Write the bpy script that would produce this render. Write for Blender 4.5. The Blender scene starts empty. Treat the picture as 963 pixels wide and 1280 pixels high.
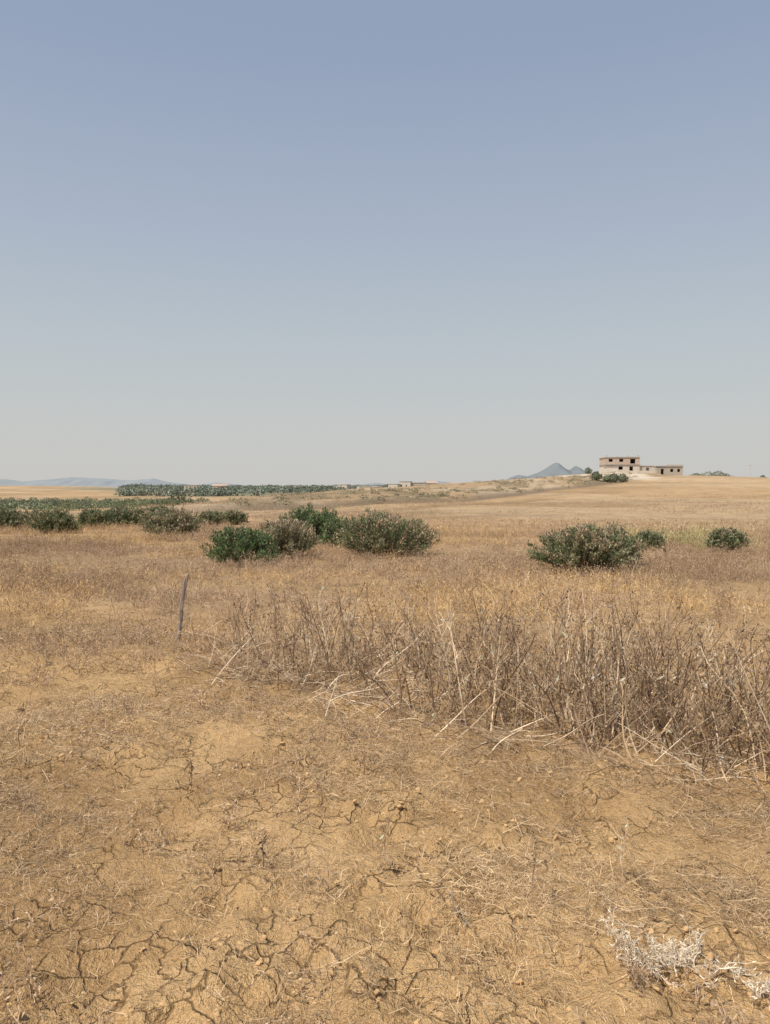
import bpy, math, random
import numpy as np
from mathutils import Vector, Matrix
rng = np.random.default_rng(11)
random.seed(5)
scene = bpy.context.scene
scene.view_settings.view_transform = 'Standard'
scene.view_settings.look = 'None'
scene.view_settings.exposure = 0

# ------------------------------------------------------------ noise / terrain
_T = np.random.default_rng(3).random((256, 256))
def vn(x, y, s=0):
    x = np.asarray(x, float) + s*17.31; y = np.asarray(y, float) + s*9.77
    xi = np.floor(x).astype(np.int64); yi = np.floor(y).astype(np.int64)
    fx = x-xi; fy = y-yi
    fx = fx*fx*(3-2*fx); fy = fy*fy*(3-2*fy)
    a = _T[xi & 255, yi & 255]; b = _T[(xi+1) & 255, yi & 255]
    c = _T[xi & 255, (yi+1) & 255]; d = _T[(xi+1) & 255, (yi+1) & 255]
    return (a*(1-fx)+b*fx)*(1-fy)+(c*(1-fx)+d*fx)*fy
def fbm(x, y, o=4, s=0):
    t = 0; amp = 1; n = 0
    for i in range(o):
        t = t + amp*vn(x*2**i, y*2**i, s+i); n += amp; amp *= .5
    return t/n
def ss(a, b, v):
    t = np.clip((v-a)/(b-a), 0, 1); return t*t*(3-2*t)
def field_edge(x): return np.where(x > 0, 31-.52*x, 31-1.5*x)
def bank_d(x, y): return y-(72+1.75*x)+9*(fbm(x*.05, y*.05, 3, 4)-.5)
def gz(x, y):
    x = np.asarray(x, float); y = np.asarray(y, float)
    r = np.hypot(x, y)
    near = 1-ss(12, 40, r)
    rough = 1-ss(6, 16, r)
    h = near*((fbm(x*1.3, y*1.3, 4, 1)-.5)*.11 + (fbm(x*6, y*6, 3, 5)-.5)*.07)
    cl = fbm(x*9, y*9, 3, 15)
    h = h + rough*(.045*ss(.55, .75, cl)-.04*ss(.42, .28, cl))*ss(.38, .62, fbm(x*1.6, y*1.6, 3, 251))
    h = h + (fbm(x*.12, y*.12, 3, 9)-.5)*.16*ss(2, 9, r)
    sx = np.where(x < 75, 45., 42.)
    hill = 5.6*np.exp(-((x-76)/sx)**2/2)*np.exp(-((y-232)/np.where(y < 232, 92., 120.))**2/2)
    h = h + hill + .5*ss(60, 200, y)*(fbm(x*.02, y*.02, 4, 21)-.5)*2
    h = h + .9*ss(40, 90, y)*(1-ss(240, 300, y))*ss(-20, 10, x)*(fbm(x*.035+.01*y, y*.022, 2, 24)-.5)
    bd = bank_d(x, y); bm_ = ss(-26, -4, x)*(1-ss(215, 245, y))
    h = h + bm_*(.6*ss(0, 7, bd)+.4*ss(18, 26, bd+4*(fbm(x*.09, y*.09, 2, 14)-.5))+ss(0, 10, bd)*1.0*(fbm(x*.10, y*.10, 4, 8)-.5))
    h = h - 1.9*ss(55, 120, y)*(1-ss(300, 520, y))*(1-ss(-45, -5, x))
    h = h + 5.6*np.exp(-((x+340)/95)**2/2)*np.exp(-((y-700)/110)**2/2)
    h = h + 4.0*np.exp(-((x-10)/190)**2/2)*np.exp(-((y-880)/200)**2/2)
    h = h + (fbm(x*.004, y*.004, 3, 31)-.55)*5*ss(500, 1500, r)
    return h
def gz1(x, y): return float(gz(np.array([x]), np.array([y]))[0])

# ------------------------------------------------------------ material helpers
def new_mat(name, rough=.9):
    m = bpy.data.materials.new(name); m.use_nodes = True
    nt = m.node_tree; b = nt.nodes['Principled BSDF']
    b.inputs['Roughness'].default_value = rough
    b.inputs['Specular IOR Level'].default_value = .15
    return m, nt, b
def N(nt, t, **k):
    n = nt.nodes.new(t)
    for a, v in k.items(): setattr(n, a, v)
    return n
def noise(nt, vec, scale, detail=6, rough=.6):
    n = N(nt, 'ShaderNodeTexNoise'); n.inputs['Scale'].default_value = scale
    n.inputs['Detail'].default_value = detail; n.inputs['Roughness'].default_value = rough
    if vec is not None: nt.links.new(vec, n.inputs['Vector'])
    return n.outputs['Fac']
def maprange(nt, v, a, b, c, d):
    n = N(nt, 'ShaderNodeMapRange'); nt.links.new(v, n.inputs[0])
    for i, q in enumerate((a, b, c, d)): n.inputs[i+1].default_value = q
    return n.outputs[0]
def mixc(nt, fac, a, b, mode='MIX'):
    n = N(nt, 'ShaderNodeMix', data_type='RGBA', blend_type=mode)
    for sock, v in ((n.inputs[0], fac), (n.inputs[6], a), (n.inputs[7], b)):
        if hasattr(v, 'is_output'): nt.links.new(v, sock)
        elif isinstance(v, (int, float)): sock.default_value = v
        else: sock.default_value = (*v, 1)
    return n.outputs[2]
def math_n(nt, op, a, b=0.):
    n = N(nt, 'ShaderNodeMath', operation=op)
    for s, v in ((n.inputs[0], a), (n.inputs[1], b)):
        if hasattr(v, 'is_output'): nt.links.new(v, s)
        else: s.default_value = v
    return n.outputs[0]

def plain_mat(name, col, col2=None, scale=2., rough=.9, bump=.0):
    m, nt, b = new_mat(name, rough)
    tc = N(nt, 'ShaderNodeNewGeometry').outputs['Position']
    f = noise(nt, tc, scale, 5, .65)
    f = maprange(nt, f, .35, .65, 0, 1)
    nt.links.new(mixc(nt, f, col, col2 or tuple(c*.7 for c in col)), b.inputs['Base Color'])
    if bump:
        bp = N(nt, 'ShaderNodeBump'); bp.inputs['Strength'].default_value = bump
        nt.links.new(f, bp.inputs['Height']); nt.links.new(bp.outputs[0], b.inputs['Normal'])
    return m

def attr_mat(name, rough=.85, trans=0., vary=.25):
    m, nt, b = new_mat(name, rough)
    a = N(nt, 'ShaderNodeAttribute'); a.attribute_name = 'col'
    geo = N(nt, 'ShaderNodeNewGeometry').outputs['Position']
    f = maprange(nt, noise(nt, geo, 6, 1), .3, .7, 1-vary, 1+vary)
    hsv = N(nt, 'ShaderNodeHueSaturation'); nt.links.new(f, hsv.inputs['Value'])
    nt.links.new(a.outputs['Color'], hsv.inputs['Color'])
    nt.links.new(hsv.outputs[0], b.inputs['Base Color'])
    if trans > 0:
        tr = N(nt, 'ShaderNodeBsdfTranslucent'); nt.links.new(hsv.outputs[0], tr.inputs['Color'])
        mx = N(nt, 'ShaderNodeMixShader'); mx.inputs[0].default_value = trans
        nt.links.new(b.outputs[0], mx.inputs[1]); nt.links.new(tr.outputs[0], mx.inputs[2])
        nt.links.new(mx.outputs[0], nt.nodes['Material Output'].inputs['Surface'])
    return m

# ------------------------------------------------------------ mesh helpers
def mesh_np(name, V, F, col=None, smooth=False):
    V = np.asarray(V, np.float32).reshape(-1, 3); F = np.asarray(F, np.int32)
    k = F.shape[1]
    me = bpy.data.meshes.new(name)
    me.vertices.add(len(V)); me.vertices.foreach_set('co', V.ravel())
    me.loops.add(F.size); me.loops.foreach_set('vertex_index', F.ravel())
    me.polygons.add(len(F)); me.polygons.foreach_set('loop_start', np.arange(len(F), dtype=np.int32)*k)
    try: me.polygons.foreach_set('loop_total', np.full(len(F), k, np.int32))
    except Exception: pass
    me.polygons.foreach_set('use_smooth', np.full(len(F), smooth, bool))
    if col is not None:
        a = me.color_attributes.new('col', 'FLOAT_COLOR', 'POINT')
        c = np.ones((len(V), 4), np.float32); c[:, :3] = col
        a.data.foreach_set('color', c.ravel())
    me.update(calc_edges=True)
    return me
def add_obj(name, me, mat=None, loc=(0, 0, 0), parent=None, link=True):
    o = bpy.data.objects.new(name, me); o.location = loc
    if mat is not None and me is not None and not me.materials: me.materials.append(mat)
    if link: scene.collection.objects.link(o)
    if parent: o.parent = parent
    return o
def merge(parts):
    Vs, Fs, Cs = [], [], []; off = 0
    for V, F, C in parts:
        Vs.append(V); Fs.append(F+off); Cs.append(C); off += len(V)
    return np.concatenate(Vs), np.concatenate(Fs), np.concatenate(Cs)
def tubes(P, R, C, sides=3):
    n, k, _ = P.shape
    T = np.gradient(P, axis=1); T /= np.linalg.norm(T, axis=2, keepdims=True)+1e-9
    ref = np.where(np.abs(T[..., 2:3]) > .8, np.array([1., 0, 0]), np.array([0, 0, 1.]))
    A = np.cross(T, ref); A /= np.linalg.norm(A, axis=2, keepdims=True)+1e-9
    B = np.cross(T, A)
    if sides == 2:
        ph = np.random.default_rng(1).random((n, 1, 1))*6.28
        D = A*np.cos(ph)+B*np.sin(ph)
        V = np.stack([P+D*R[..., None], P-D*R[..., None]], 2)
        i = np.arange(n)[:, None]*k*2+np.arange(k-1)[None]*2
        F = np.stack([i, i+1, i+3, i+2], -1).reshape(-1, 4)
    else:
        an = np.arange(sides)/sides*2*math.pi
        V = P[:, :, None]+R[:, :, None, None]*(A[:, :, None]*np.cos(an)[None, None, :, None]+B[:, :, None]*np.sin(an)[None, None, :, None])
        base = (np.arange(n)[:, None, None]*k+np.arange(k-1)[None, :, None])*sides
        s = np.arange(sides)[None, None]; s2 = (s+1) % sides
        F = np.stack([base+s, base+s2, base+s2+sides, base+s+sides], -1).reshape(-1, 4)
    V = V.reshape(-1, 3)
    Cc = np.repeat(C, k*sides, axis=0)
    return V, F, Cc
def ribbons(P, R, C): return tubes(P, R, C, 2)
def leaves(Pos, D, L, W, C, seed=0):
    r = np.random.default_rng(seed); n = len(Pos)
    rv = r.normal(size=(n, 3)); S = np.cross(D, rv); S /= np.linalg.norm(S, axis=1, keepdims=True)+1e-9
    L = L[:, None]; W = W[:, None]
    V = np.stack([Pos, Pos+D*L*.45+S*W, Pos+D*L, Pos+D*L*.45-S*W], 1).reshape(-1, 3)
    F = np.arange(n*4).reshape(n, 4)
    return V, F, np.repeat(C, 4, axis=0)
def box_np(x0, x1, y0, y1, z0, z1):
    V = np.array([(x, y, z) for z in (z0, z1) for y in (y0, y1) for x in (x0, x1)], float)
    F = np.array([(0, 2, 3, 1), (4, 5, 7, 6), (0, 1, 5, 4), (2, 6, 7, 3), (0, 4, 6, 2), (1, 3, 7, 5)])
    return V, F
def pick(pal, n, r=rng, w=None):
    pal = np.array(pal); c = pal[r.choice(len(pal), n, p=w)]
    return c*r.uniform(.75, 1.25, (n, 1))

# ------------------------------------------------------------ camera
cam_d = bpy.data.cameras.new('camera'); cam = bpy.data.objects.new('camera', cam_d)
scene.collection.objects.link(cam); scene.camera = cam
cam.location = (0, 0, 1.6); cam.rotation_euler = (math.radians(90-1.6), 0, 0)
cam_d.sensor_fit = 'VERTICAL'; cam_d.sensor_height = 34.6; cam_d.lens = 26
cam_d.clip_start = .05; cam_d.clip_end = 30000

# ------------------------------------------------------------ light
el = math.radians(57); az = math.radians(-130)
sd = Vector((math.sin(az)*math.cos(el), math.cos(az)*math.cos(el), math.sin(el)))
ld = bpy.data.lights.new('sun', 'SUN'); ld.energy = 4.5; ld.angle = math.radians(.6); ld.color = (1, .925, .80)
lo = bpy.data.objects.new('sun', ld); lo.rotation_euler = sd.to_track_quat('Z', 'Y').to_euler(); lo.location = (0, 0, 50)
scene.collection.objects.link(lo)
w = bpy.data.worlds.new('World'); scene.world = w; w.use_nodes = True
nt = w.node_tree; bg = nt.nodes['Background']; bg.inputs['Strength'].default_value = .1
sky = N(nt, 'ShaderNodeTexSky', sky_type='NISHITA'); sky.sun_disc = False
sky.sun_elevation = el; sky.sun_rotation = az; sky.dust_density = 4; sky.air_density = 1.2
tc = N(nt, 'ShaderNodeTexCoord'); sp = N(nt, 'ShaderNodeSeparateXYZ'); nt.links.new(tc.outputs['Generated'], sp.inputs[0])
cr = N(nt, 'ShaderNodeValToRGB'); nt.links.new(sp.outputs[2], cr.inputs[0])
stops = [(0, (.645, .63, .60)), (.05, (.62, .625, .605)), (.17, (.53, .58, .61)), (.31, (.425, .49, .59)), (.48, (.32, .39, .53)), (1, (.23, .29, .42))]
e = cr.color_ramp.elements
e[0].position = 0; e[0].color = (*stops[0][1], 1); e[1].position = 1; e[1].color = (*stops[-1][1], 1)
for p, c in stops[1:-1]:
    q = e.new(p); q.color = (*c, 1)
vm = N(nt, 'ShaderNodeVectorMath', operation='SCALE'); nt.links.new(cr.outputs[0], vm.inputs[0]); vm.inputs['Scale'].default_value = 10
nt.links.new(mixc(nt, .88, sky.outputs[0], vm.outputs[0]), bg.inputs['Color'])

# ------------------------------------------------------------ ground sheet
a_ = 1.8
ux = np.linspace(-1, 1, 880)*math.asinh(7000/a_)
uy = np.linspace(-math.asinh(15/a_), math.asinh(9000/a_), 980)
gx = a_*np.sinh(ux); gy = a_*np.sinh(uy)
X, Y = np.meshgrid(gx, gy)
Z = gz(X, Y)
r_ = np.hypot(X, Y)
soil = np.array([.70, .455, .22]); mid = np.array([.55, .37, .215]); tan = np.array([.53, .36, .195])
pale = np.array([.60, .45, .285]); olive = np.array([.20, .205, .135]); gold = np.array([.61, .41, .195])
def lerp(A, B, m): return A*(1-m[..., None])+B*m[..., None]
C = np.broadcast_to(soil, X.shape+(3,)).copy()
nz = fbm(X*.35, Y*.35, 4, 12)
C = lerp(C, soil*np.array([.74, .71, .68]), ss(.46, .66, fbm(X*1.0, Y*1.0, 4, 17))*.8)
C = lerp(C, mid, ss(7, 12, Y+6*(nz-.5))*.8)
C = lerp(C, gold, ss(.5, .62, fbm(X*.12, Y*.5, 3, 44))*ss(8, 10, Y)*.6)
C = lerp(C, mid*.72, ss(.48, .66, fbm(X*.1, Y*.35, 4, 51))*ss(10, 16, Y)*.7)
yb = field_edge(X)
fm = ss(-1, 3, Y-yb+5*(fbm(X*.2, Y*.2, 3, 61)-.5))
bd = bank_d(X, Y)
ftone = lerp(np.broadcast_to(tan, X.shape+(3,)), tan*.80, ss(.42, .58, fbm(X*.05, Y*.07, 4, 71)))
ftone = lerp(ftone, pale, ss(.48, .64, fbm(X*.04+4, Y*.05+.04*X, 4, 73))*.5)
ftone = lerp(ftone, tan*.66, ss(.53, .64, fbm(X*.012, bd*.09, 3, 72))*.75)
ftone = lerp(ftone, pale, ss(.5, .62, fbm(X*.02, Y*.045, 4, 75))*ss(110, 200, Y)*.6)
ftone = ftone*(.82+.36*fbm(X*.9, Y*.45, 3, 77))[..., None]
C = lerp(C, ftone, fm)
bk = ss(0, 3, bd)*(1-ss(225, 245, Y))*ss(-24, -8, X)
C = lerp(C, np.array([.45, .32, .19]), bk*.8)
C = lerp(C, np.array([.27, .215, .13]), bk*ss(.45, .56, fbm(X*.22, Y*.12, 4, 81))*.8)
C = lerp(C, np.array([.62, .48, .33]), bk*ss(.50, .60, fbm(X*.11, Y*.05, 4, 83))*.6)
C = lerp(C, np.array([.24, .175, .115]), ss(-1.5, 0, bd)*(1-ss(2, 6, bd))*ss(-20, -6, X)*(1-ss(45, 65, X))*.8)
C = lerp(C, np.array([.74, .63, .49]), ss(160, 178, Y)*(1-ss(235, 250, Y))*ss(40, 50, X)*(1-ss(62, 78, X))*ss(.45, .51, fbm(X*.16, Y*.06, 4, 88))*.85)
gm = ss(.47, .53, fbm(X*.006, Y*.012, 3, 91))*ss(330, 420, Y)
C = lerp(C, olive, gm*.8*ss(-300, -200, X))
C = lerp(C, olive*1.25, ss(66, 80, Y)*(1-ss(190, 230, Y))*ss(.26, .34, -X/np.maximum(Y, 1))*.6*ss(.4, .5, fbm(X*.02, Y*.08, 3, 97)))
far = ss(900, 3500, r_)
C = lerp(C, np.array([.35, .365, .365]), far*.9)  # remote ground faded to grey, haze painted into its colour
ny, nx = X.shape
idx = np.arange(ny*nx).reshape(ny, nx)
F = np.stack([idx[:-1, :-1], idx[:-1, 1:], idx[1:, 1:], idx[1:, :-1]], -1).reshape(-1, 4)
V = np.stack([X, Y, Z], -1).reshape(-1, 3)
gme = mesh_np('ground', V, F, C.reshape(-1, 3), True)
m, nt, b = new_mat('dry_soil', .95)
at = N(nt, 'ShaderNodeAttribute'); at.attribute_name = 'col'
pos = N(nt, 'ShaderNodeNewGeometry').outputs['Position']
n2 = noise(nt, pos, 18, 5, .75); n3 = noise(nt, pos, 140, 1, .7); n1 = noise(nt, pos, .9, 5, .75)
dk = mixc(nt, 1., at.outputs['Color'], (.57, .54, .52), 'MULTIPLY'); lt = mixc(nt, 1., at.outputs['Color'], (1.12, 1.15, 1.25), 'MULTIPLY')
col = mixc(nt, maprange(nt, n2, .42, .66, 0, .7), at.outputs['Color'], lt)
col = mixc(nt, maprange(nt, n2, .30, .44, .75, 0), col, dk)
col = mixc(nt, maprange(nt, n1, .46, .64, 0, .45), col, dk)
col = mixc(nt, maprange(nt, n3, .40, .66, 0, .35), col, dk)
wv = N(nt, 'ShaderNodeVectorMath', operation='ADD'); nt.links.new(pos, wv.inputs[0])
nc = N(nt, 'ShaderNodeTexNoise'); nc.inputs['Scale'].default_value = 14; nc.inputs['Detail'].default_value = 2; nt.links.new(pos, nc.inputs['Vector'])
vs = N(nt, 'ShaderNodeVectorMath', operation='SCALE'); nt.links.new(nc.outputs['Color'], vs.inputs[0]); vs.inputs['Scale'].default_value = .07
nt.links.new(vs.outputs[0], wv.inputs[1])
vo = N(nt, 'ShaderNodeTexVoronoi', feature='DISTANCE_TO_EDGE'); vo.inputs['Scale'].default_value = 8; nt.links.new(wv.outputs[0], vo.inputs['Vector'])
crk = maprange(nt, vo.outputs['Distance'], .006, .045, 0, 1)
msk = maprange(nt, noise(nt, pos, 2.6, 3, .6), .44, .56, 0, .95)
crk = math_n(nt, 'MAXIMUM', crk, math_n(nt, 'SUBTRACT', 1., msk))
col = mixc(nt, maprange(nt, crk, 0, 1, .85, 0), col, mixc(nt, 1., dk, (.58, .56, .54), 'MULTIPLY'))
nt.links.new(col, b.inputs['Base Color'])
hh = math_n(nt, 'ADD', math_n(nt, 'MULTIPLY', n2, 1.9), math_n(nt, 'MULTIPLY', crk, .4))
bp = N(nt, 'ShaderNodeBump'); bp.inputs['Strength'].default_value = 1.; bp.inputs['Distance'].default_value = .035
nt.links.new(hh, bp.inputs['Height']); nt.links.new(bp.outputs[0], b.inputs['Normal'])
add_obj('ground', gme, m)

# ------------------------------------------------------------ geometry-node scatter
def make_lib(name, meshes, mat):
    c = bpy.data.collections.new(name)
    for i, me in enumerate(meshes):
        if not me.materials: me.materials.append(mat)
        c.objects.link(bpy.data.objects.new('%s_%02d' % (name, i), me))
    return c
def scatter(name, P, scl, lib, tilt=.12, zs=None):
    n = len(P); print(name, n)
    me = bpy.data.meshes.new(name); me.vertices.add(n); me.vertices.foreach_set('co', np.asarray(P, np.float32).ravel())
    rot = np.stack([rng.normal(0, tilt, n), rng.normal(0, tilt, n), rng.uniform(0, 6.28, n)], 1).astype(np.float32)
    a = me.attributes.new('rot', 'FLOAT_VECTOR', 'POINT'); a.data.foreach_set('vector', rot.ravel())
    s3 = np.stack([scl, scl, scl if zs is None else scl*zs], 1).astype(np.float32)
    a = me.attributes.new('scl', 'FLOAT_VECTOR', 'POINT'); a.data.foreach_set('vector', s3.ravel())
    a = me.attributes.new('vid', 'INT', 'POINT'); a.data.foreach_set('value', rng.integers(0, len(lib.objects), n).astype(np.int32))
    a = me.attributes.new('rnd', 'FLOAT', 'POINT'); a.data.foreach_set('value', rng.random(n).astype(np.float32))
    o = add_obj(name, me)
    ng = bpy.data.node_groups.new(name+'_nodes', 'GeometryNodeTree')
    ng.interface.new_socket('Geometry', in_out='INPUT', socket_type='NodeSocketGeometry')
    ng.interface.new_socket('Geometry', in_out='OUTPUT', socket_type='NodeSocketGeometry')
    gi = ng.nodes.new('NodeGroupInput'); go = ng.nodes.new('NodeGroupOutput')
    ip = ng.nodes.new('GeometryNodeInstanceOnPoints'); ci = ng.nodes.new('GeometryNodeCollectionInfo')
    rl = ng.nodes.new('GeometryNodeRealizeInstances')
    ci.inputs['Collection'].default_value = lib; ci.inputs['Separate Children'].default_value = True; ci.inputs['Reset Children'].default_value = True
    ip.inputs['Pick Instance'].default_value = True
    def na(nm, t):
        q = ng.nodes.new('GeometryNodeInputNamedAttribute'); q.data_type = t; q.inputs['Name'].default_value = nm
        return [s for s in q.outputs if s.enabled and s.name == 'Attribute'][0]
    L = ng.links.new
    L(gi.outputs[0], ip.inputs['Points']); L(ci.outputs[0], ip.inputs['Instance'])
    L(na('vid', 'INT'), ip.inputs['Instance Index']); L(na('rot', 'FLOAT_VECTOR'), ip.inputs['Rotation']); L(na('scl', 'FLOAT_VECTOR'), ip.inputs['Scale'])
    L(ip.outputs[0], rl.inputs[0]); L(rl.outputs[0], go.inputs[0])
    md = o.modifiers.new('scatter', 'NODES'); md.node_group = ng
    return o
def straw_mat(name, cols, scale=.5):
    m, nt, b = new_mat(name, .8)
    rn = N(nt, 'ShaderNodeAttribute'); rn.attribute_name = 'rnd'; pos = N(nt, 'ShaderNodeNewGeometry').outputs['Position']
    at = N(nt, 'ShaderNodeAttribute'); at.attribute_name = 'col'
    c = mixc(nt, rn.outputs['Fac'], cols[0], cols[1])
    c = mixc(nt, maprange(nt, noise(nt, pos, scale, 1), .42, .6, 0, 1), c, cols[2])
    c = mixc(nt, 1., c, at.outputs['Color'], 'MULTIPLY')
    nt.links.new(c, b.inputs['Base Color'])
    return m
def curvy(n, k, base, dirs, L, wob, r, droop=0.):
    t = np.linspace(0, 1, k)[None, :, None]
    w1 = r.normal(size=(n, 1, 3))*wob; w2 = r.normal(size=(n, 1, 3))*wob*.6
    P = base[:, None]+dirs[:, None]*L[:, None, None]*t+(w1*t**2+w2*np.sin(t*5))*L[:, None, None]
    P[..., 2] -= droop*L[:, None]*t[..., 0]**2
    return P
one = np.ones((1, 3))
def mat_tuft(seed, n=40):
    r = np.random.default_rng(seed)
    b0 = np.zeros((n, 3)); rr = .13*np.sqrt(r.random(n)); an = r.random(n)*6.28
    b0[:, 0] = rr*np.cos(an); b0[:, 1] = rr*np.sin(an); b0[:, 2] = r.random(n)*.010+.001
    an = r.random(n)*6.28; d = np.stack([np.cos(an), np.sin(an), np.abs(r.normal(0, .25, n))], 1)
    L = r.uniform(.02, .10, n)
    P = curvy(n, 4, b0, d, L, .2, r, .12); P[..., 2] = np.maximum(np.abs(P[..., 2]), .003)
    R = np.linspace(1, .4, 4)[None]*r.uniform(.0005, .0013, n)[:, None]
    return mesh_np('litter', *ribbons(P, R, r.uniform(.35, 1.4, (n, 1))*one))
def up_tuft(seed, h=.16, n=34, spread=.06, lean=.45, rad=.0012, heads=False, K=4):
    r = np.random.default_rng(seed)
    b0 = np.zeros((n, 3)); b0[:, :2] = r.normal(0, spread, (n, 2))
    d = np.stack([r.normal(0, lean, n), r.normal(0, lean, n), np.ones(n)], 1); d /= np.linalg.norm(d, axis=1, keepdims=True)
    L = h*r.uniform(.35, 1.15, n)
    P = curvy(n, K, b0, d, L, .16, r, .12)
    R = np.linspace(1, .35, K)[None]*r.uniform(.6, 1.4, n)[:, None]*rad
    parts = [ribbons(P, R, r.uniform(.6, 1.25, (n, 1))*one)]
    if heads:
        e = P[:, -1]; dd = P[:, -1]-P[:, -2]; dd /= np.linalg.norm(dd, axis=1, keepdims=True)
        parts.append(leaves(e, dd, L*.2, rad*1.7*np.ones(n), r.uniform(.7, 1.1, (n, 1))*one, seed))
    return mesh_np('tuft', *merge(parts))
def scrub_tuft(seed, h=.2, stems=7):
    r = np.random.default_rng(seed); parts = []
    b0 = np.zeros((stems, 3)); b0[:, :2] = r.normal(0, .04, (stems, 2))
    d = np.stack([r.normal(0, .4, stems), r.normal(0, .4, stems), np.ones(stems)], 1); d /= np.linalg.norm(d, axis=1, keepdims=True)
    L = h*r.uniform(.5, 1.15, stems)
    P = curvy(stems, 4, b0, d, L, .12, r)
    parts.append(ribbons(P, np.linspace(1, .5, 4)[None]*.002*np.ones((stems, 1)), r.uniform(.6, 1.1, (stems, 1))*one))
    nb = stems*5; si = r.integers(0, stems, nb); ki = r.integers(1, 4, nb)
    d2 = d[si]+r.normal(0, .6, (nb, 3)); d2[:, 2] = np.abs(d2[:, 2]); d2 /= np.linalg.norm(d2, axis=1, keepdims=True)
    P2 = curvy(nb, 3, P[si, ki], d2, h*r.uniform(.12, .4, nb), .2, r)
    parts.append(ribbons(P2, np.linspace(1, .7, 3)[None]*.0013*np.ones((nb, 1)), r.uniform(.6, 1.3, (nb, 1))*one))
    q = P2[:, -1]; parts.append(leaves(q, r.normal(size=(nb, 3))*.7, r.uniform(.008, .02, nb), r.uniform(.003, .006, nb), r.uniform(.6, 1.2, (nb, 1))*one, seed))
    return mesh_np('scrub', *merge(parts))

straw = straw_mat('pale_straw', [(.61, .45, .285), (.43, .31, .19), (.67, .50, .31)])
brown = straw_mat('brown_dead_grass', [(.50, .355, .235), (.62, .455, .305), (.40, .28, .185)], .3)
golden = straw_mat('golden_dry_grass', [(.73, .515, .27), (.61, .43, .245), (.69, .475, .235)], .3)
greeny = straw_mat('yellowing_grass', [(.56, .48, .25), (.42, .39, .20), (.62, .49, .26)], .6)
litter_lib = make_lib('litter_lib', [mat_tuft(i) for i in range(10)], straw)
stub_lib = make_lib('stub_lib', [up_tuft(40+i, .06, 14, .05, 1., .0009) for i in range(6)], straw)
brown_lib = make_lib('brown_lib', [up_tuft(60+i, .12, 16, .09, .6, .0024, True) for i in range(5)]+[scrub_tuft(80+i, .15) for i in range(7)], brown)
gold_lib = make_lib('gold_lib', [up_tuft(100+i, .16, 20, .08, .5, .0024, True) for i in range(7)], golden)
green_lib = make_lib('green_lib', [up_tuft(120+i, .42, 45, .12, .25, .006, True) for i in range(5)], greeny)
fstub_lib = make_lib('fstub_lib', [up_tuft(140+i, .12, 16, .28, .7, .006, False, 3) for i in range(6)], brown)

def wedge(n, y0, y1, k=.62, m=1.5, power=1.):
    y = y0+(y1-y0)*rng.random(n)**power
    x = (rng.random(n)*2-1)*(k*y+m)
    return x, y
def pts(x, y, dz=0.): return np.stack([x, y, gz(x, y)+dz], 1)
def keep(x, y, p):
    k = rng.random(len(x)) < p; return x[k], y[k]

x, y = wedge(12500, 1.2, 9, power=.85); x, y = keep(x, y, .08+.92*ss(.47, .60, fbm(x*1.5, y*1.5, 4, 201)+.08*ss(3.2, 6, y)))
scatter('dry_grass_litter', pts(x, y), rng.uniform(.5, 1.3, len(x)), litter_lib, .05)
x, y = wedge(7000, 1.3, 10, power=.85); x, y = keep(x, y, .08+.9*ss(.46, .60, fbm(x*1.2, y*1.2, 4, 205)+.05*ss(3.5, 6, y)))
scatter('dry_grass_stubble', pts(x, y), rng.uniform(.5, 1.5, len(x)), stub_lib, .1)
x, y = wedge(24000, 5.4, 32, .6, 2, .9)
p = ss(5.5, 9.5, y+3*(fbm(x*.4, y*.4, 3, 210)-.5))*(.12+.88*ss(.42, .6, fbm(x*.25, y*.5, 4, 211)))*(y < field_edge(x)+rng.normal(-1, 1., len(x)))
x, y = keep(x, y, p)
scatter('dead_brown_grass', pts(x, y), rng.uniform(.5, 1.15, len(x))*(1+.02*y), brown_lib, .12)
x, y = wedge(10000, 5, 32, .6, 2, .9)
p = (.04+.96*ss(.50, .62, fbm(x*.2, y*.5, 4, 221)))*ss(5, 8, y)*(y < field_edge(x)+rng.normal(-1, 1., len(x)))
x, y = keep(x, y, p)
scatter('golden_dry_grass', pts(x, y), rng.uniform(.45, 1.1, len(x))*(1+.02*y), gold_lib, .12)
x, y = wedge(900, 1.6, 8); x, y = keep(x, y, ss(.4, .6, fbm(x, y, 3, 231)))
scrub2 = make_lib('scrub_lib', [scrub_tuft(300+i, .11, 7) for i in range(6)], brown)
scatter('dead_scrub', pts(x, y), rng.uniform(.4, 1.1, len(x)), scrub2)
n = 700; x = rng.uniform(4.2, 15, n); y = 24.8-.40*x+rng.normal(0, 1.0, n)
x, y = keep(x, y, ss(.42, .55, fbm(x*.5, y*.4, 3, 241)))
scatter('field_margin_grass', pts(x, y), rng.uniform(.5, 1.0, len(x)), green_lib, .08)
x, y = wedge(9000, 20, 95, .58, 2, 1.3)
x, y = keep(x, y, (y > field_edge(x)-2)*(.05+.95*ss(.46, .60, fbm(x*.09, y*.14, 4, 281))))
scatter('field_stubble', pts(x, y), rng.uniform(.6, 1.4, len(x))*(1+.006*y), fstub_lib, .1)

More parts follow.
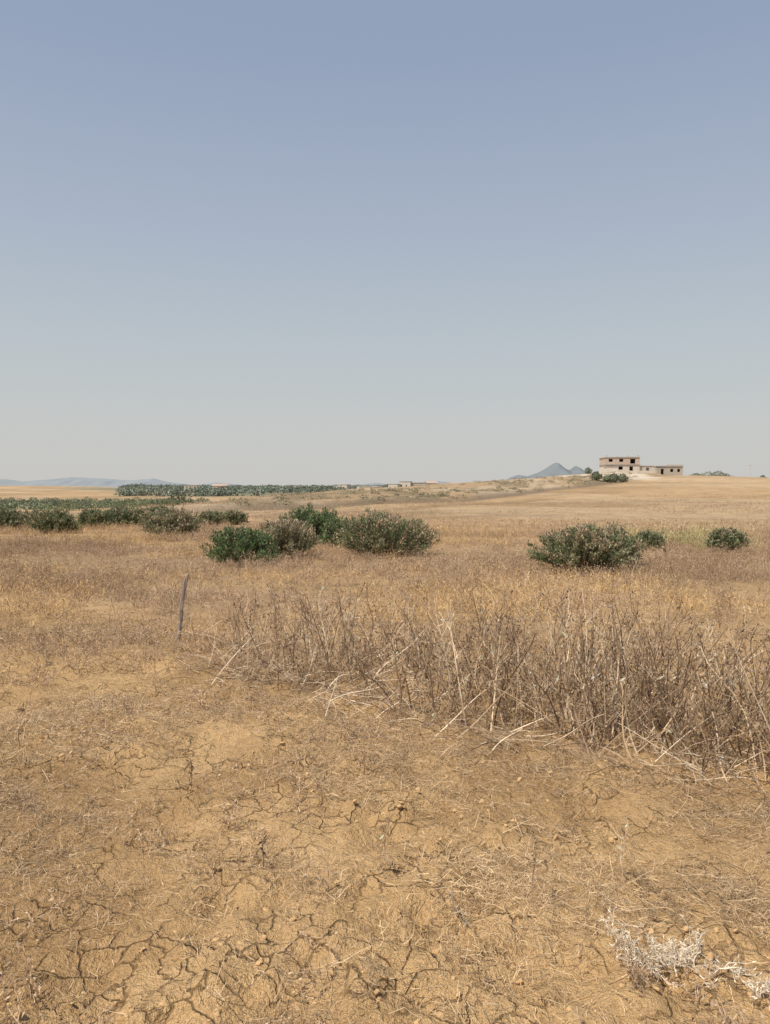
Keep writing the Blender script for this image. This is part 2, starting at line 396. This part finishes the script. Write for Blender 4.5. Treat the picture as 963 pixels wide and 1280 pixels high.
def clod(seed):
    import bmesh
    bm = bmesh.new(); bmesh.ops.create_icosphere(bm, subdivisions=2, radius=1)
    for v in bm.verts:
        c = v.co; f = .65+.7*vn(c.x*1.7+seed, c.y*1.7+c.z*1.3, seed)
        v.co = Vector((c.x*f, c.y*f*.85, c.z*f*.5))
    me = bpy.data.meshes.new('clod'); bm.to_mesh(me); bm.free(); return me
clodm = plain_mat('clod_soil', (.64, .42, .21), (.46, .30, .155), 40, .95, .5)
clib = make_lib('clod_lib', [clod(i) for i in range(6)], clodm)
x, y = wedge(7500, 1.2, 7.5, power=.8); x, y = keep(x, y, .08+.92*ss(.50, .60, fbm(x*1.6, y*1.6, 3, 251)))
scatter('soil_clods', pts(x, y, -.001), np.clip(rng.lognormal(-5.1, .5, len(x)), .002, .015), clib, .5)

# ------------------------------------------------------------ tall dead weeds
def weeds(x, y, H, r, nb=9, lean=.16, leaf=True, pal=None, rad=1.):
    n = len(x)
    pal = pal or [(.38, .265, .17), (.29, .20, .13), (.53, .39, .255), (.67, .53, .37), (.19, .13, .09), (.24, .165, .11)]
    C = pick(pal, n, r)
    b0 = pts(x, y, -.01); d = np.stack([r.normal(0, lean, n), r.normal(0, lean, n), np.ones(n)], 1); d /= np.linalg.norm(d, axis=1, keepdims=True)
    K = 7; P = curvy(n, K, b0, d, H, .07, r)
    R = np.linspace(1, .4, K)[None]*(r.uniform(.0022, .0048, n)*rad)[:, None]
    parts = [tubes(P, R, C)]
    m_ = n*nb; si = np.repeat(np.arange(n), nb); t = r.uniform(.2, .98, m_)*(K-1); k0 = np.floor(t).astype(int); f = (t-k0)[:, None]
    st = P[si, k0]*(1-f)+P[si, np.minimum(k0+1, K-1)]*f
    an = r.random(m_)*6.28; d2 = d[si]*.9+np.stack([np.cos(an), np.sin(an), 0*an], 1)*r.uniform(.3, 1.1, (m_, 1)); d2 /= np.linalg.norm(d2, axis=1, keepdims=True)
    L2 = H[si]*r.uniform(.08, .36, m_)*(1.15-.6*t/(K-1))
    K2 = 4; P2 = curvy(m_, K2, st, d2, L2, .13, r, -.05)
    parts.append(tubes(P2, np.linspace(1, .5, K2)[None]*(R[si, 3]*.55)[:, None], C[si]*r.uniform(.8, 1.3, (m_, 1))))
    e = P2[:, -1]; dd = P2[:, -1]-P2[:, -2]; dd /= np.linalg.norm(dd, axis=1, keepdims=True)+1e-9
    hl = r.uniform(.010, .030, m_)
    P3 = curvy(m_, 4, e, dd, hl, .1, r); R3 = np.array([.5, 1.2, 1., .2])[None]*r.uniform(.002, .0048, m_)[:, None]
    parts.append(tubes(P3, R3, C[si]*r.uniform(.5, 1.0, (m_, 1))))
    if leaf:
        q = r.integers(0, m_, n*6); D = r.normal(size=(len(q), 3)); D[:, 2] -= .6; D /= np.linalg.norm(D, axis=1, keepdims=True)
        parts.append(leaves(P2[q, 2], D, r.uniform(.02, .05, len(q)), r.uniform(.003, .007, len(q)), np.minimum(C[si[q]]*r.uniform(.6, 1.2, (len(q), 1)), .45), 4))
    return parts
weed_m = attr_mat('dead_weed_stem', .8, 0, .2)
rw = np.random.default_rng(77)
n = 1650
x = rw.uniform(-2.0, 5.4, n); dep = rw.gamma(1.4, .66, n)
y = np.maximum(5.35-.72*x, 1.6)+dep+rw.normal(0, .15, n)
p = ss(-2.0, .2, x)*(1-ss(1.8, 3.6, dep))*(.16+.84*ss(.40, .56, fbm(x*1.5, y*1.5, 3, 260)))
k = rw.random(n) < p; x, y, dep = x[k], y[k], dep[k]
H = (.24+.60*rw.beta(1.5, 1.7, len(x)))*(1-.07*dep)*(.60+.78*fbm(x*1.1, y*1.1, 3, 262))*(1+.05*x)
V, F, C = merge(weeds(x, y, H, rw, 10, .28, True, None, 1.35))
add_obj('dead_thistle_thicket', mesh_np('dead_thistle_thicket', V, F, C), weed_m)
n = 950; x = rw.uniform(-1.6, 5, n); y = np.maximum(5.3-.72*x, 1.6)+rw.gamma(1.3, .6, n)-.15+rw.normal(0, .2, n)
an = rw.normal(0, 1.1, n)+rw.choice([0, math.pi], n)
d = np.stack([np.cos(an), np.sin(an), rw.uniform(-.02, .9, n)], 1)
L = rw.uniform(.12, .5, n); P = curvy(n, 7, pts(x, y, .015), d, L, .05, rw, .12)
g = gz(P[..., 0], P[..., 1]); P[..., 2] = np.maximum(P[..., 2], g+.008)
R = np.linspace(1, .5, 7)[None]*rw.uniform(.0018, .0048, n)[:, None]
Cf = pick([(.62, .49, .35), (.48, .36, .24), (.34, .24, .165), (.22, .155, .105), (.74, .61, .45)], n, rw)
parts = [tubes(P, R, Cf)]
q = rw.integers(0, n, 2200); kk = rw.integers(1, 7, 2200); D = rw.normal(size=(2200, 3)); D[:, 2] = np.abs(D[:, 2])*.6; D /= np.linalg.norm(D, axis=1, keepdims=True)
P2 = curvy(2200, 5, P[q, kk], D, rw.uniform(.04, .2, 2200), .12, rw, .1)
parts.append(tubes(P2, np.linspace(1, .5, 5)[None]*.0014*np.ones((2200, 1)), Cf[q]))
add_obj('fallen_dry_stalks', mesh_np('fallen_dry_stalks', *merge(parts)), weed_m)
n = 480; x = rw.uniform(-8, 9, n); y = rw.uniform(7.2, 16, n)
k = rw.random(n) < ss(.44, .6, fbm(x*.5, y*.5, 3, 270))*.8; x, y = x[k], y[k]
V, F, C = merge(weeds(x, y, rw.uniform(.18, .42, len(x)), rw, 7))
add_obj('scattered_dead_weeds', mesh_np('scattered_dead_weeds', V, F, C), weed_m)
fx = [(.55, 2.80, .22), (.94, 2.98, .20), (.26, 2.75, .12), (-1.62, 4.9, .22), (-2.2, 4.6, .28), (-1.0, 3.9, .16), (-.12, 4.2, .25), (.08, 4.15, .2), (-1.9, 6.2, .3), (-2.9, 6.9, .4), (-2.2, 7.0, .35),
      (-2.9, 8.1, .45), (-1.35, 7.2, .5), (-1.5, 7.9, .45), (1.6, 3.2, .2), (-.5, 3.1, .12), (.0, 3.3, .13), (-2.6, 5.6, .25), (-1.1, 6.9, .5), (-.9, 7.3, .45), (-1.15, 6.4, .4),
      (-3.2, 7.6, .45), (-3.5, 7.2, .4), (-2.6, 7.5, .4)]
fx = np.array(fx); V, F, C = merge(weeds(fx[:, 0], fx[:, 1], fx[:, 2]*1.1, rw, 5, .08, True))
add_obj('lone_dry_stalks', mesh_np('lone_dry_stalks', V, F, C), weed_m)

# bleached dead thistle, lower right foreground
r = np.random.default_rng(5); parts = []; tips = []
def spread(base, d, L, rad, lvl):
    P = curvy(1, 6, base[None], d[None], np.array([L]), .18, r, .1)
    g = gz(P[..., 0], P[..., 1]); P[..., 2] = np.maximum(P[..., 2], g+.006)
    c = np.array([[.72, .62, .48]])*r.uniform(.75, 1.1)
    parts.append(tubes(P, np.linspace(1, .55, 6)[None]*rad, c))
    for k in range(3, 6): tips.append((P[0, k], d))
    if lvl < 2:
        for i in range(5 if lvl else 6):
            k = r.integers(1, 6); dd = d+r.normal(0, .8, 3); dd[2] = abs(dd[2])*.7; dd /= np.linalg.norm(dd)
            spread(P[0, k], dd, L*r.uniform(.4, .75), rad*.65, lvl+1)
for cx, cy in ((.84, 2.50), (1.00, 2.40), (1.14, 2.30)):
    for i in range(4):
        a = r.random()*6.28; d = np.array([math.cos(a), math.sin(a), .7]); spread(np.array([cx, cy, gz1(cx, cy)+.01]), d/np.linalg.norm(d), r.uniform(.06, .12), .0026, 0)
tp = np.array([t[0] for t in tips]); td = np.array([t[1] for t in tips])
tp = np.repeat(tp, 2, 0); td = np.repeat(td, 2, 0)*.6+r.normal(0, .7, (len(tp), 3)); td /= np.linalg.norm(td, axis=1, keepdims=True)
parts.append(leaves(tp, td, r.uniform(.006, .022, len(tp)), r.uniform(.0008, .0022, len(tp)), np.array([[.76, .67, .54]])*r.uniform(.7, 1.1, (len(tp), 1)), 9))
add_obj('bleached_dead_thistle', mesh_np('bleached_dead_thistle', *merge(parts)), weed_m)

# ------------------------------------------------------------ wooden stake
r = np.random.default_rng(8); K = 14; S = 9
Vv = []; bx, by = -2.15, 7.85; bz = gz1(bx, by)-.12
for k in range(K):
    t = k/(K-1); cx = bx+.115*t+.008*math.sin(t*7); cy = by+.03*t; cz = bz+.80*t
    for s in range(S):
        a = s/S*6.283; rr = .024*(1-.25*t)*(1+.12*math.sin(3*a+t*3)+.05*r.normal())
        Vv.append((cx+rr*math.cos(a), cy+rr*math.sin(a), cz+(.02*math.sin(a+1)+.008*r.normal() if k == K-1 else 0)))
Ff = [(k*S+s, k*S+(s+1) % S, (k+1)*S+(s+1) % S, (k+1)*S+s) for k in range(K-1) for s in range(S)]
me = bpy.data.meshes.new('wooden_stake'); me.from_pydata(Vv, [], Ff+[tuple((K-1)*S+s for s in range(S))])
sm, nt, b = new_mat('weathered_wood', .9)
pos = N(nt, 'ShaderNodeNewGeometry').outputs['Position']; mp = N(nt, 'ShaderNodeMapping'); mp.inputs['Scale'].default_value = (60, 60, 4); nt.links.new(pos, mp.inputs[0])
f = noise(nt, mp.outputs[0], 1.5, 6); nt.links.new(mixc(nt, maprange(nt, f, .35, .65, 0, 1), (.19, .15, .125), (.42, .35, .30)), b.inputs['Base Color'])
bp = N(nt, 'ShaderNodeBump'); bp.inputs['Strength'].default_value = .6; bp.inputs['Distance'].default_value = .01; nt.links.new(f, bp.inputs['Height']); nt.links.new(bp.outputs[0], b.inputs['Normal'])
add_obj('wooden_stake', me, sm)

# ------------------------------------------------------------ shrubs
shrub_m = attr_mat('shrub_foliage', .7, .25, .22)
def shrub_mesh(seed, W, D, H, nleaf, green, tipc, tipf, ns=300, lsz=1.):
    r = np.random.default_rng(seed)
    u = r.normal(size=(ns, 3)); u /= np.linalg.norm(u, axis=1, keepdims=True); u[:, 2] = np.where(u[:, 2] < -.45, -u[:, 2], u[:, 2])
    th = np.arctan2(u[:, 1], u[:, 0])
    lump = .62+.72*fbm(np.cos(th)*2.1+5*seed+10, np.sin(th)*2.1+u[:, 2]*2.2+30, 3, seed % 9)
    tip = u*np.array([W/2, D/2, H*.52])*lump[:, None]*r.uniform(.78, 1.14, (ns, 1)); tip[:, 2] += H*.44; tip[:, 2] = np.maximum(tip[:, 2], .04+.08*r.random(ns))
    b0 = u*np.array([W*.16, D*.16, 0])*r.random((ns, 1)); b0[:, 2] = -.03
    K = 6; t = np.linspace(0, 1, K)[None, :, None]
    mid_ = (b0+tip)/2; mid_[:, :2] *= 1.1; mid_[:, :2] += r.normal(0, .03, (ns, 2))
    P = (1-t)**2*b0[:, None]+2*t*(1-t)*mid_[:, None]+t**2*tip[:, None]
    parts = [tubes(P, np.linspace(1, .3, K)[None]*.006*np.ones((ns, 1)), pick([(.22, .16, .11), (.28, .20, .14)], ns, r))]
    q = r.integers(0, ns, nleaf); tt = (1.02-np.abs(r.normal(0, .24, nleaf))).clip(.15, 1)
    kk = tt*(K-1); k0 = np.minimum(np.floor(kk).astype(int), K-2); f = (kk-k0)[:, None]
    sg = .024*max(1., W/1.5)
    pp = P[q, k0]*(1-f)+P[q, k0+1]*f+r.normal(0, sg, (nleaf, 3))*np.array([1, 1, .8])
    ax = P[q, k0+1]-P[q, k0]; ax /= np.linalg.norm(ax, axis=1, keepdims=True)
    dd = ax*.5+r.normal(0, .45, (nleaf, 3))+np.array([0, 0, .5]); dd /= np.linalg.norm(dd, axis=1, keepdims=True)
    sc = r.uniform(.65, 1.3, ns)[q][:, None]
    C = np.array(green)[r.integers(0, len(green), ns)][q]*sc*r.uniform(.7, 1.3, (nleaf, 1))
    up = np.clip(pp[:, 2]/H, 0, 1)
    isb = (r.random(nleaf) < tipf*np.clip((tt-.6)/.4, 0, 1)*(.25+1.3*(r.random(ns)[q] > .5))*(.3+.9*up))
    C[isb] = np.array(tipc)*r.uniform(.6, 1.4, (isb.sum(), 1))
    pp[:, 2] = np.maximum(pp[:, 2], .01)
    parts.append(leaves(pp, dd, r.uniform(.03, .068, nleaf)*lsz, r.uniform(.007, .014, nleaf)*lsz, C, seed))
    return mesh_np('shrub', *merge(parts))
G1 = [(.15, .215, .095), (.175, .24, .105), (.125, .185, .085)]
G2 = [(.20, .235, .12), (.235, .26, .135), (.165, .195, .105)]
G3 = [(.25, .255, .145), (.29, .285, .165), (.20, .21, .125)]
TB = (.54, .41, .29)
def shrub(x, y, W, H, seed, G, tf, nl=13000, D=None, lsz=1.):
    me = shrub_mesh(seed, W, D or W*.9, H, nl, G, TB, tf, 300, lsz)
    return add_obj('green_shrub', me, shrub_m, (x, y, gz1(x, y)-.01))
def shrub_at(px0, px1, top, base, seed, G, tf, nl=12000, lsz=1.):
    y = 1.6*961/(base-613); W = (px1-px0)*y/961; H = (base-top)*y/961
    return (((px0+px1)/2-481.5)/961*(y+W*.35), y+W*.35, W*1.06, H*1.02, seed, G, tf, nl, None, lsz)
for a in (
    shrub_at(263, 345, 663, 712, 1, G1, .12, 14000), shrub_at(322, 395, 652, 704, 2, G3, .55, 14000),
    shrub_at(356, 426, 640, 686, 3, G1, .15, 14000, 1.2), shrub_at(403, 455, 654, 692, 4, G1, .15, 10000, 1.1),
    shrub_at(430, 540, 648, 705, 5, G2, .5, 22000), shrub_at(673, 792, 671, 728, 6, G2, .55, 22000),
    shrub_at(796, 829, 672, 697, 7, G2, .2, 5000, 1.2), shrub_at(885, 929, 667, 698, 8, G2, .35, 7000, 1.2),
    shrub_at(-20, 22, 640, 668, 9, G2, .2, 6000, 1.7), shrub_at(42, 93, 643, 672, 10, G2, .3, 7000, 1.6),
    shrub_at(15, 60, 643, 664, 11, G3, .3, 6000, 1.8), shrub_at(98, 140, 640, 665, 12, G2, .2, 6000, 1.8),
    shrub_at(130, 190, 638, 663, 13, G2, .3, 7000, 1.9), shrub_at(183, 250, 641, 677, 14, G3, .45, 9000, 1.5),
    shrub_at(175, 215, 636, 660, 15, G2, .2, 6000, 1.8), shrub_at(248, 282, 642, 660, 16, G2, .3, 5000, 1.9), shrub_at(276, 309, 642, 659, 17, G2, .3, 5000, 1.9)):
    shrub(*a)

# ------------------------------------------------------------ distant foliage masses
fol_m = attr_mat('distant_foliage', .8, .15, .15)
def crowns(xs, ys, Wd, Hh, nl, lsz, G, seed, trunk=True):
    r = np.random.default_rng(seed); n = len(xs); z0 = gz(xs, ys); parts = []
    u = r.normal(size=(n, nl, 3)); u /= np.linalg.norm(u, axis=2, keepdims=True)
    lump = .6+.7*vn(u[..., 0]*2+np.arange(n)[:, None]*3.3, u[..., 1]*2+u[..., 2]*2.5)
    rad = lump*r.uniform(.5, 1, (n, nl))**.4
    p = u*rad[..., None]*np.stack([Wd/2, Wd/2, Hh*.5], 1)[:, None]
    p += np.stack([xs, ys, z0+Hh*(.56 if trunk else .42)], 1)[:, None]
    p[..., 2] = np.maximum(p[..., 2], z0[:, None]+.05)
    d = u+r.normal(0, .8, (n, nl, 3)); d /= np.linalg.norm(d, axis=2, keepdims=True)
    C = (np.array(G)[r.integers(0, len(G), n)]*r.uniform(.75, 1.25, (n, 1)))[:, None]*r.uniform(.65, 1.35, (n, nl, 1))
    s = lsz*r.uniform(.6, 1.3, n*nl)
    parts.append(leaves(p.reshape(-1, 3), d.reshape(-1, 3), s*2, s*.8, C.reshape(-1, 3), seed))
    if trunk:
        b0 = np.stack([xs, ys, z0-.1], 1); P = curvy(n, 4, b0, np.tile([0., 0, 1], (n, 1)), Hh*.6, .05, r)
        parts.append(tubes(P, np.linspace(1, .5, 4)[None]*(Wd*.05)[:, None], np.tile([.12, .09, .07], (n, 1)), 5))
    return merge(parts)
r = np.random.default_rng(21)
GO = [(.20, .225, .14), (.235, .255, .165), (.17, .19, .125)]  # greens lightened, distance haze mixed into the leaf colour
xs = r.uniform(-50, -8, 80); ys = 36+r.gamma(2., 8., 80)-.1*xs
k = (xs > -.62*ys-4) & (xs < -.27*ys) & (fbm(xs*.1, ys*.1, 2, 300) > .45); xs, ys = xs[k], ys[k]
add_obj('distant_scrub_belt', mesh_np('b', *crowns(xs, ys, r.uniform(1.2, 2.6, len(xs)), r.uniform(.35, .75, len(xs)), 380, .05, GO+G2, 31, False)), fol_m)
xs, ys = np.meshgrid(np.arange(-150, -14, 5.), np.arange(92, 225, 9.)); xs = xs.ravel()+r.normal(0, .5, xs.size); ys = ys.ravel()+r.normal(0, .5, ys.size)
k = (xs > -.62*ys-5) & (xs < -.235*ys-.0) & (r.random(len(xs)) < .9); xs, ys = xs[k], ys[k]
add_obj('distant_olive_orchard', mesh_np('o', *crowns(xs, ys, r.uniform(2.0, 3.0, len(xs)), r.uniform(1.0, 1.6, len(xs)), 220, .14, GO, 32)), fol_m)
GF = [(.21, .245, .19), (.24, .27, .215), (.19, .22, .17)]  # tree belt greens paled and greyed to paint in air haze
n = 1700; ys = r.uniform(380, 1000, n); xs = r.uniform(-.34, .12, n)*ys
k = (fbm(xs*.01, ys*.02, 3, 95) > .44) & ~((xs > -.05*ys) & (ys < 520)); xs, ys = xs[k], ys[k]
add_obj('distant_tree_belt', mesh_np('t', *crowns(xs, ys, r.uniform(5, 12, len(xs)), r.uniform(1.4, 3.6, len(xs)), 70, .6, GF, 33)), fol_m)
n = 240; xs = r.uniform(-14, 60, n); ys = 74+1.75*xs+r.gamma(1.5, 16, n); k = ys < 225; xs, ys = xs[k], ys[k]
add_obj('hillside_scrub', mesh_np('h', *crowns(xs, ys, r.uniform(.6, 2.2, len(xs)), r.uniform(.15, .4, len(xs)), 90, .07, [(.32, .28, .18), (.38, .31, .20), (.27, .25, .16)], 34, False)), fol_m)
def tree(x, y, W, H, s):
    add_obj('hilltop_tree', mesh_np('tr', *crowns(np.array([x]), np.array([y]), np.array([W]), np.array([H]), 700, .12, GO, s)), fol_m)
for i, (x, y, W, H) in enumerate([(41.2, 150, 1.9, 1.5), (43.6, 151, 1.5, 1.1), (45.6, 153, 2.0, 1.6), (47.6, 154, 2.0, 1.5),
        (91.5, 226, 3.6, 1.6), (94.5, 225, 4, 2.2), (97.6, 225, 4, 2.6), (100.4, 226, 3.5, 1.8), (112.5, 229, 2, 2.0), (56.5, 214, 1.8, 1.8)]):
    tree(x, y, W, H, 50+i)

# ------------------------------------------------------------ houses
white = plain_mat('whitewashed_wall', (.68, .61, .52), (.56, .49, .41), .7)
brickm = plain_mat('bare_brick_wall', (.46, .35, .28), (.56, .45, .37), .9)
beige = plain_mat('rendered_wall', (.53, .47, .38), (.46, .40, .33), .6)
conc = plain_mat('concrete', (.50, .46, .40), (.43, .39, .34), .8)
dark = plain_mat('dark_opening', (.10, .09, .085), (.12, .11, .10), 2)
roofm = plain_mat('roof_tile', (.50, .38, .32), (.42, .32, .27), 2)
def part(parent, name, bx, mat):
    V, F = box_np(*bx); me = bpy.data.meshes.new(name); me.from_pydata([tuple(v) for v in V], [], [tuple(int(q) for q in f) for f in F]); me.update()
    o = add_obj(name, me, mat, parent=parent); return o
def empty(name, x, y, z, rot=0):
    o = bpy.data.objects.new(name, None); scene.collection.objects.link(o); o.location = (x, y, z); o.rotation_euler = (0, 0, rot); return o
def wall(parent, name, x0, x1, y0, y1, z0, z1, ops, mat):
    cur = x0; i = 0
    for xa, xb, za, zb in ops:
        part(parent, '%s_pier_%d' % (name, i), (cur, xa, y0, y1, z0, z1), mat)
        if za > z0+.01: part(parent, '%s_sill_%d' % (name, i), (xa, xb, y0, y1, z0, za), mat)
        if zb < z1-.01: part(parent, '%s_lintel_%d' % (name, i), (xa, xb, y0, y1, zb, z1), mat)
        cur = xb; i += 1
    part(parent, '%s_pier_%d' % (name, i), (cur, x1, y0, y1, z0, z1), mat)
z1_ = gz1(66, 214)
h1 = empty('unfinished_farmhouse', 61.8, 216, z1_-.1, math.radians(-4))
wall(h1, 'front_lower', 0, 9.4, 0, .3, -1.5, 2.3, [(1.0, 2.0, 0, 1.8), (3.6, 4.8, .9, 1.8), (6.6, 7.6, 0, 1.8)], white)
part(h1, 'left_lower', (0, .3, .3, 7.7, -1.5, 2.3), white); part(h1, 'right_lower', (9.1, 9.4, .3, 7.7, -1.5, 2.3), white); part(h1, 'back_lower', (0, 9.4, 7.7, 8, -1.5, 2.3), white)
part(h1, 'floor_slab', (-.25, 9.65, -.25, 8.25, 2.3, 2.5), conc)
wall(h1, 'front_upper', 0, 9.4, 0, .3, 2.5, 4.3, [(.9, 2.0, 3.1, 3.9), (3.8, 4.9, 3.1, 3.9), (6.8, 8.2, 2.6, 3.9)], brickm)
wall(h1, 'back_upper', 0, 9.4, 7.7, 8, 2.5, 4.3, [(3.8, 5.2, 3.1, 3.9)], brickm)
part(h1, 'left_upper', (0, .3, .3, 7.7, 2.5, 4.3), brickm); part(h1, 'right_upper', (9.1, 9.4, .3, 7.7, 2.5, 4.3), brickm)
part(h1, 'roof_slab', (-.2, 9.6, -.2, 8.2, 4.3, 4.5), conc)
for i, (cx, hh) in enumerate([(.3, .5), (3.2, .3), (6.1, .4), (8.9, .55)]): part(h1, 'column_stub_%d' % i, (cx, cx+.3, .1, .4, 4.5, 4.5+hh), conc)
part(h1, 'annex', (9.7, 13.6, 1, 6, -1.5, 1.9), white); part(h1, 'annex_roof', (9.68, 13.8, .85, 6.2, 1.9, 2.05), conc); part(h1, 'annex_door', (11.4, 12.2, .95, .99, -.3, 1.5), dark)
part(h1, 'yard_wall', (4.5, 12.6, -5, -4.75, -1.5, .5), white); part(h1, 'shed', (-.6, 2.6, -3.6, -.9, -1.5, 1.5), white); part(h1, 'shed_roof', (-.75, 2.75, -3.7, -.8, 1.5, 1.65), conc)
z2_ = gz1(82, 222)
h2 = empty('stone_outbuilding', 78.4, 222, z2_, math.radians(3))
wall(h2, 'front', 0, 7.6, 0, .3, -1.2, 2.6, [(1.1, 2.0, 0, 1.9), (3.9, 4.8, 1., 1.9), (6, 6.8, 1., 1.9)], beige)
part(h2, 'left', (0, .3, .3, 6, -1.2, 2.6), beige); part(h2, 'right', (7.3, 7.6, .3, 6, -1.2, 2.6), beige); part(h2, 'back', (.3, 7.3, 5.7, 6, -1.2, 2.6), beige)
part(h2, 'roof_slab', (-.2, 7.8, -.2, 6.2, 2.6, 2.8), conc); part(h2, 'lean_to', (-2.0, -.05, .8, 4, -1.2, 2.0), white); part(h2, 'parapet', (2.8, 7.7, .02, .22, 2.8, 3.1), beige)
wl = empty('boundary_wall', 98, 212, gz1(104, 212)); part(wl, 'panel', (0, 7, 0, .25, -1.2, 1.2), white); part(wl, 'coping', (-.05, 7.05, -.04, .29, 1.2, 1.3), conc); part(wl, 'low_panel', (7.1, 13, .02, .24, -1.2, .7), beige)
def pole(x, y, H):
    o = empty('utility_pole', x, y, gz1(x, y)); P = np.array([[[0, 0, -.3], [0, 0, H*.5], [0, 0, H]]], float)
    me = mesh_np('shaft', *tubes(P, np.array([[.07, .06, .05]]), np.array([[.5, .47, .43]]), 8)); add_obj('shaft', me, weed_m, parent=o)
    part(o, 'crossarm', (-.6, .6, -.1, -.02+.08, H-.5, H-.4), conc)
pole(110, 232, 5.5)
def farm(x, y, W, D, H, pitched, mat, s):
    z = gz1(x, y); o = empty('distant_farmhouse', x, y, z, (s % 5-2)*.15)
    part(o, 'walls', (-W/2, W/2, -D/2, D/2, -1, H), mat)
    for i in range(int(W//3)): part(o, 'window_%d' % i, (-W/2+1+i*3, -W/2+1.8+i*3, -D/2-.05, -D/2-.01, H*.45, H*.7), dark)
    if pitched:
        V = [(-W/2-.3, -D/2-.3, H), (W/2+.3, -D/2-.3, H), (W/2+.3, D/2+.3, H), (-W/2-.3, D/2+.3, H), (-W/2-.3, 0, H+1.6), (W/2+.3, 0, H+1.6)]
        me = bpy.data.meshes.new('roof'); me.from_pydata(V, [], [(0, 1, 5, 4), (2, 3, 4, 5), (0, 4, 3), (1, 2, 5), (0, 3, 2, 1)]); add_obj('roof', me, roofm, parent=o)
    else: part(o, 'roof', (-W/2-.2, W/2+.2, -D/2-.2, D/2+.2, H+.003, H+.3), conc)
for i, (px, y, W, H, pt) in enumerate([(6, 480, 6, 4.8, 0), (13, 485, 7, 6.4, 0), (21, 490, 9, 5.6, 0), (30, 500, 7, 5.5, 1), (-13, 490, 8, 3.5, 0), (-7, 372, 9, 2.8, 0), (-3, 366, 4, 2.4, 0), (-62, 520, 9, 4, 0), (-120, 560, 10, 4, 1), (-150, 600, 12, 4, 0), (-30, 540, 10, 4.5, 0), (40, 560, 9, 5, 0)]):
    farm(px, y, W, 8, H, pt, [white, white, beige][i % 3], i)

# ------------------------------------------------------------ mountains (ridge profiles surveyed in metres)
def mountain(name, yc, D, prof, seed, colr, nx=220, ny=50):
    px = np.array([p[0] for p in prof], float); ph = np.array([p[1] for p in prof], float)
    xs = np.linspace(px[0], px[-1], nx); v = np.linspace(-1, 1, ny); XX, VV = np.meshgrid(xs, v)
    wp = (fbm(XX/160+seed, VV*3, 3, seed)-.5)*90*np.abs(VV)
    hh = np.interp(XX+wp, px, ph)
    cut = np.clip(1-np.abs(VV)**1.15, 0, 1)
    rid = 1-np.abs(2*fbm(XX/110+seed, VV*2.2, 4, seed+3)-1)
    Zz = hh*cut*(1-.22*(1-rid)*np.clip(np.abs(VV)*4, 0, 1))-4+3*(fbm(XX/30, VV*8, 3, seed+5)-.5)
    V = np.stack([XX, yc+VV*D/2, Zz], -1).reshape(-1, 3); idx = np.arange(nx*ny).reshape(ny, nx)
    F = np.stack([idx[:-1, :-1], idx[:-1, 1:], idx[1:, 1:], idx[1:, :-1]], -1).reshape(-1, 4)
    add_obj(name, mesh_np(name, V, F, None, True), plain_mat(name+'_hazed_rock', colr, tuple(c*.88 for c in colr), .006))  # blue-grey base colour has the aerial haze painted in
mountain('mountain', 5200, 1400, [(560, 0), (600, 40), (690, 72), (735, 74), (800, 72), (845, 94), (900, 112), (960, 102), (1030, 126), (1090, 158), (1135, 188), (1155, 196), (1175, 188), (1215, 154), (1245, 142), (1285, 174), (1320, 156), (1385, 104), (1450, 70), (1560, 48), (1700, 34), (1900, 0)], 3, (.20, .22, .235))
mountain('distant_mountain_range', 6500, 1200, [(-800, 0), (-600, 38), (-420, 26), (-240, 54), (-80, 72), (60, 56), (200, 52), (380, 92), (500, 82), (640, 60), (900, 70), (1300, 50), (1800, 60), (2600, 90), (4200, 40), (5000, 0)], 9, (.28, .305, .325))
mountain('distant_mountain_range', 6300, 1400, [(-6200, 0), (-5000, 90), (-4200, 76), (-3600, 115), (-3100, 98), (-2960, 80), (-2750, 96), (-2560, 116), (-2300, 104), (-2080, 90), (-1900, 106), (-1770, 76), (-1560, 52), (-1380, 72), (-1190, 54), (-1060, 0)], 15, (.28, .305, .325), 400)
print('objects', len(bpy.data.objects))
